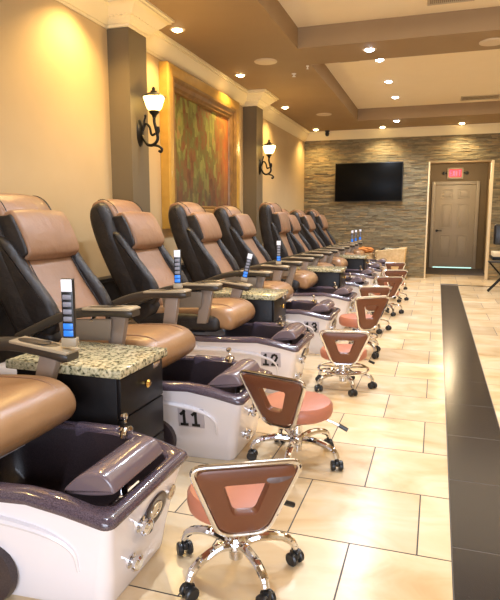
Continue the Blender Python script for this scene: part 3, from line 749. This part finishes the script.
# ------------------------------------------------------------------ remote controls standing in armrest holders
def make_remote():
    o = (0, 0, 0); root = empty('remote_control', o, '', 'remote control')
    bm = NB(); box(bm, -.024, .024, -.011, .011, 0, .25, .005, 3); obj('remote_body', bm, 'black', root, o)
    bm = NB(); box(bm, -.022, .020, -.0135, -.010, .20, .247, .002); obj('remote_screen', bm, 'lcd', root, o)
    bm = NB()
    for k in range(4): box(bm, -.018, .016, -.0135, -.010, .086+.028*k, .105+.028*k, .003)
    obj('key_row', bm, 'greykey', root, o)
    for z in (.028, .055):
        bm = NB(); box(bm, -.020, .018, -.0137, -.010, z, z+.023, .002); obj('blue_keys', bm, 'blue', root, o)
    bm = NB(); box(bm, -.030, .030, -.017, .017, -.012, .022, .004); obj('holder', bm, 'armtop', root, o)
    return root
r0 = make_remote()
def armtop(i, near, x):
    k = TW_[i][2 if near else 3]; return .66 + .128 + (x+2.10)*k/.6
RM = [(0, 0, -1.455, 0, 1.10, 'on the armrest of the nearest chair'), (1, 0, -1.53, 0, .92, 'on the armrest right of tub 11 chair'), (2, 0, -1.50, 14, .90, 'tilted beside the second cabinet'),
      (3, 0, -1.56, 0, .95, 'upright behind the second cabinet'), (7, 0, -1.50, 0, .95, 'leftmost of three by the stone wall'), (8, 1, -1.50, 0, .95, 'middle of three by the stone wall'), (8, 0, -1.50, 0, .95, 'rightmost of three by the stone wall')]
for k_, (i, near, x, t, sc, lab) in enumerate(RM):
    r = r0 if k_ == 0 else copy_tree(r0)
    r.location = (x, YC[i] + (-.33 if near else .33), armtop(i, near, x)+.018*sc); r.rotation_euler = (0, R(t), R(14)); r.scale = (sc, sc, sc)
    if t: r.location.z += .010
    tag(r, 'slim black remote control with blue keys ' + ('' if t else 'standing ') + lab, 'remote control', 'chair remote controls')

# ------------------------------------------------------------------ rolling stools
def make_stool(ring):
    root = empty('rolling_stool', (0, 0, 0), '', 'stool')
    hub = (0, 0, .1)
    bm = NB(); lathe(bm, [(.0, .055), (.026, .055), (.026, .09), (.035, .092), (.042, .10), (.042, .135), (.032, .15), (.026, .155), (.026, .20), (.017, .205), (.017, .262), (0, .262)], (0, 0, 0), 'Z', 24); obj('column', bm, 'chrome', root, hub)
    for k in range(5):
        a = 2*pi*k/5; d = Vector((cos(a), sin(a), 0)); o = d*.2+Vector((0, 0, .1))
        pts = smoothpath([d*.03+Vector((0, 0, .115)), d*.09+Vector((0, 0, .128)), d*.16+Vector((0, 0, .12)), d*.205+Vector((0, 0, .098)), d*.222+Vector((0, 0, .066))], 5)
        bm = NB(); m_ = len(pts); tube(bm, pts, .016, 10, radii=[.020-.006*i/(m_-1) for i in range(m_)]); leg = obj('leg', bm, 'chrome', root, o)
        bm = NB(); t = Vector((-sin(a), cos(a), 0)); c = d*.222; ra = random.uniform(0, pi)
        q = NB()
        for s in (-1, 1): lathe(q, [(0, s*.008), (.022, s*.008), (.026, s*.012), (.026, s*.024), (.021, s*.029), (0, s*.028)][::1 if s > 0 else -1], (0, 0, .0265), 'X', 18)
        lathe(q, [(0, .060), (.01, .060), (.010, .03)], (0, .0, 0), 'Z', 10)
        box(q, -.010, .010, -.02, .02, .026, .054, .006)
        merge(bm, q, Matrix.Translation(c) @ Matrix.Rotation(ra, 4, 'Z')); obj('caster', bm, 'rubber', leg, c)
    if ring:
        bm = NB()
        for z_, r_ in ((.20, .165), (.185, .165)): pass
        tube(bm, [(.185*cos(2*pi*i/40), .185*sin(2*pi*i/40), .165) for i in range(40)], .010, 8, True)
        for k in range(5):
            a = 2*pi*k/5+.3; tube(bm, [(.03*cos(a), .03*sin(a), .175), (.185*cos(a), .185*sin(a), .165)], .007, 8)
        lathe(bm, [(.028, .16), (.034, .165), (.034, .185), (.028, .19)], (0, 0, 0), 'Z', 18)
        obj('foot_ring', bm, 'chrome', root, (0, 0, .19))
    bm = NB(); lathe(bm, [(0, .325), (.155, .325), (.17, .335), (.175, .355), (.174, .385), (.162, .402), (.12, .408), (0, .41)], (0, 0, -.065), 'Z', 40); obj('seat', bm, 'stoolseat', root, (0, 0, .36))
    bm = NB(); box(bm, -.09, .09, -.09, .09, .247, .261, .004); tube(bm, smoothpath([(.05, .02, .249), (.13, .05, .242), (.20, .07, .215)], 4), .006); pl = obj('seat_plate', bm, 'chrome', root, (0, 0, .31))
    bm = NB(); tube(bm, [(.195, .068, .218), (.235, .082, .195)], .011); obj('lift_handle', bm, 'rubber', pl, (.2, .07, .27))
    # backrest at local -Y: trapezoid pad with trapezoid hole in a chrome loop, leaning back
    bo = (0, -.17, .32)
    def B(x, h, d=0):   # h up the back, d outwards
        a = R(14); return Vector((x, -.190 - h*sin(a) - d*cos(a), .325 + h*cos(a) - d*sin(a)))
    outer = [(-.075, -.045), (.075, -.045), (.165, .175), (.15, .205), (-.15, .205), (-.165, .175)]
    def rr(pts, k, R_=.048):
        out = []; n = len(pts)
        for i in range(n):
            p0, p1, p2 = Vector(pts[i-1]), Vector(pts[i]), Vector(pts[(i+1) % n])
            e1 = (p0-p1); e2 = (p2-p1); r_ = min(R_, e1.length*.45, e2.length*.45)
            a_, b_ = p1+e1.normalized()*r_, p1+e2.normalized()*r_
            for j in range(k+1):
                t = j/k; out.append(a_*(1-t)**2 + p1*2*t*(1-t) + b_*t*t)
        return out
    lo = rr([(-.080, -.075), (.080, -.075), (.182, .215), (-.182, .215)], 6)
    bm = NB(); tube(bm, [B(p.x, p.y) for p in lo], .0095, 10, True)
    for s in (-1, 1): tube(bm, smoothpath([B(s*.062, -.073), Vector((s*.05, -.13, .232)), Vector((s*.04, -.06, .243))], 5), .009)
    fr = obj('back_frame', bm, 'chrome', root, bo)
    N_ = 6
    po = rr([(-.070, -.063), (.070, -.063), (.170, .204), (-.170, .204)], N_); pi_ = rr([(-.036, .022), (.036, .022), (.072, .142), (-.072, .142)], N_, .016)
    # align loops (same corner order, same count)
    bm = NB()
    def ringof(P2, d, ins): 
        c = Vector((0, .09)); return [B(*( (p+(c-p).normalized()*ins) if True else p), d) for p in P2]
    loft(bm, [ringof(pi_, -.014, 0), ringof(po, -.012, .01), ringof(po, -.006, 0), ringof(po, .008, 0), ringof(po, .014, .012), ringof(pi_, .015, -.006), ringof(pi_, .008, 0), ringof(pi_, -.014, 0)], caps=False)
    bmesh.ops.remove_doubles(bm, verts=bm.verts[:], dist=1e-5)
    obj('back_pad', bm, 'stool', root, bo, 50)
    return root
st_a = make_stool(False); st_b = make_stool(True)
# x, y, heading of the backrest (world direction angle in degrees), ring, z scale
SP = [(-.645, 1.80, -62, False, .97, 22, 'brown rolling stool nearest the camera, with a worn grey patch on its backrest'),
      (-.66, 2.81, -107, False, .97, 60, 'brown rolling stool second from the camera, in front of tub 11'),
      (-.63, 4.18, -80, True, .90, 20, 'brown rolling stool with a chrome foot ring, third from the camera'),
      (-.67, 5.28, -52, True, 1.08, 10, 'brown rolling stool in front of tub 13, backrest turned to the aisle'),
      (-.69, 6.48, -72, False, 1.0, 40, 'brown rolling stool fifth from the camera, behind the turned one'),
      (-.62, 7.70, -74, False, .98, 0, 'brown rolling stool sixth from the camera, with casters in the aisle'),
      (-.62, 8.98, -76, False, .93, 15, 'brown rolling stool second farthest, light glinting on its backrest'),
      (-.71, 10.38, -80, False, .94, 33, 'brown rolling stool farthest away, in front of the bag')]
ua = ub = False
for i, (x, y, hd, rg, zs, sp_, lab) in enumerate(SP):
    if rg: s = copy_tree(st_b) if ub else st_b; ub = True
    else: s = copy_tree(st_a) if ua else st_a; ua = True
    s.location = (x, y, 0); s.rotation_euler.z = R(hd+90); s.scale = (1.07 if i == 1 else 1, 1.07 if i == 1 else 1, zs); tag(s, lab, 'stool', 'rolling stools in front of the tubs')
    if i == 0: first_stool = s
    
if True:
    pad = [c for c in first_stool.children if c.name.startswith('back_pad')][0]
    bm = NB(); q = NB(); lathe(q, [(1, 0), (.9, 1), (0, 1)], (0, 0, 0), 'Y', 20)
    a = R(14)
    merge(bm, q, Matrix.Translation((.108, -.190-.165*sin(a)-.0135*cos(a), .325+.165*cos(a)-.0135*sin(a))) @ Matrix.Rotation(-a, 4, 'X') @ Matrix.Rotation(R(-12), 4, 'Y') @ Matrix.Diagonal((.046, -.0012, .017, 1)))
    DO[pad.name] = Vector((0, -.17, .32)); o = obj('worn_patch', bm, 'worn', pad, (.1, -.2, .48)); o['label'] = 'worn grey patch on the brown vinyl'

# ------------------------------------------------------------------ bag and towel by the stone wall
bx, by = -.90, 12.2
root = empty('tote_bag', (bx, by, 0), 'tan open tote bag standing in front of the stone wall', 'bag')
bm = NB()
def rect(hx, hy, z, r=.05, n=4, dx=0):
    pts = []
    for cx, cy, a0 in ((hx-r, hy-r, 0), (-hx+r, hy-r, 90), (-hx+r, -hy+r, 180), (hx-r, -hy+r, 270)):
        for i in range(n+1): a = R(a0+90*i/n); pts.append((bx+dx+cx+r*cos(a), by+cy+r*sin(a), z))
    return pts
loft(bm, [rect(.24, .13, 0), rect(.26, .15, .03), rect(.29, .17, .35), rect(.32, .19, .62), rect(.31, .18, .63), rect(.28, .16, .5), rect(.22, .13, .05)], caps=True)
for v in bm.verts:
    if v.co.z > .55: v.co.z += .05*((v.co.x-bx)/.4)
obj('bag_body', bm, 'bag', root, (bx, by, 0))
bm = NB(); loft(bm, [rect(.26, .15, .50), rect(.25, .13, .60), rect(.16, .07, .655)]); obj('bag_lining', bm, 'black', root, (bx, by, .55))
root = empty('wicker_basket', (-1.43, 12.22, 0), 'low tan basket between the last tub and the tote bag, mostly hidden', 'basket')
bm = NB(); lathe(bm, [(0, .0), (.14, 0), (.16, .25), (.175, .50), (.185, .51), (.185, .53), (.165, .53), (.15, .3), (.13, .03), (0, .03)], (-1.43, 12.22, 0), 'Z', 28); obj('basket_body', bm, 'bag', root, (-1.43, 12.22, 0))
bm = NB(); bmesh.ops.create_icosphere(bm, subdivisions=4, radius=1)
for v in bm.verts:
    n = .12*sin(7*v.co.x+3)*cos(5*v.co.y)+.08*sin(11*v.co.z+v.co.x*6); v.co *= 1+n; v.co = Vector((-1.43+v.co.x*.18, 12.22+v.co.y*.14, .60+v.co.z*.065))
tw = obj('crumpled_towel', bm, 'orange', None, (-1.43, 12.22, .53)); tag(tw, 'crumpled orange brown towel lying on the basket beside the tote bag', 'towel')

# ------------------------------------------------------------------ right edge: nail desk and folding stand
root = empty('nail_desk', (1.35, 10.95, 0), 'cream topped nail desk cut by the right edge of the photo', 'desk')
bm = NB(); box(bm, .95, 1.9, 10.7, 11.2, .60, .68, .006); obj('desk_top', bm, 'jamb', root, (1.35, 10.95, .6))
bm = NB(); box(bm, 1.25, 1.85, 10.75, 11.15, 0, .60, .004); obj('desk_body', bm, 'jamb', root, (1.35, 10.95, .3))
bm = NB(); box(bm, .94, 1.9, 10.69, 11.21, .545, .60, .003); obj('desk_apron', bm, 'black_wood', root, (1.35, 10.95, .57))
root = empty('desk_monitor', (1.2, 10.95, .68), 'black box shaped equipment standing on the nail desk at the right edge', 'monitor')
bm = NB(); box(bm, .965, 1.5, 10.9, 11.1, .80, 1.16, .03, 3); obj('housing', bm, 'black', root, (1.2, 11, .68))
bm = NB(); box(bm, 1.15, 1.32, 10.93, 11.08, .68, .81, .005); obj('foot', bm, 'black', root, (1.2, 11, .68))
root = empty('folding_stand', (1.10, 10.6, 0), 'black folding stand with crossed legs below the nail desk', 'stand')
for y in (10.48, 10.6):
    for a, b in (((.88, 0), (1.32, .52)), ((1.32, 0), (.88, .52))):
        bm = NB(); tube(bm, [(a[0], y, a[1]+.014), (b[0], y, b[1])], .014, 8); obj('leg', bm, 'iron', root, (1.1, y, .2))
bm = NB(); box(bm, .86, 1.34, 10.45, 10.63, .515, .54, .004); obj('stand_top', bm, 'black', root, (1.1, 10.54, .52))
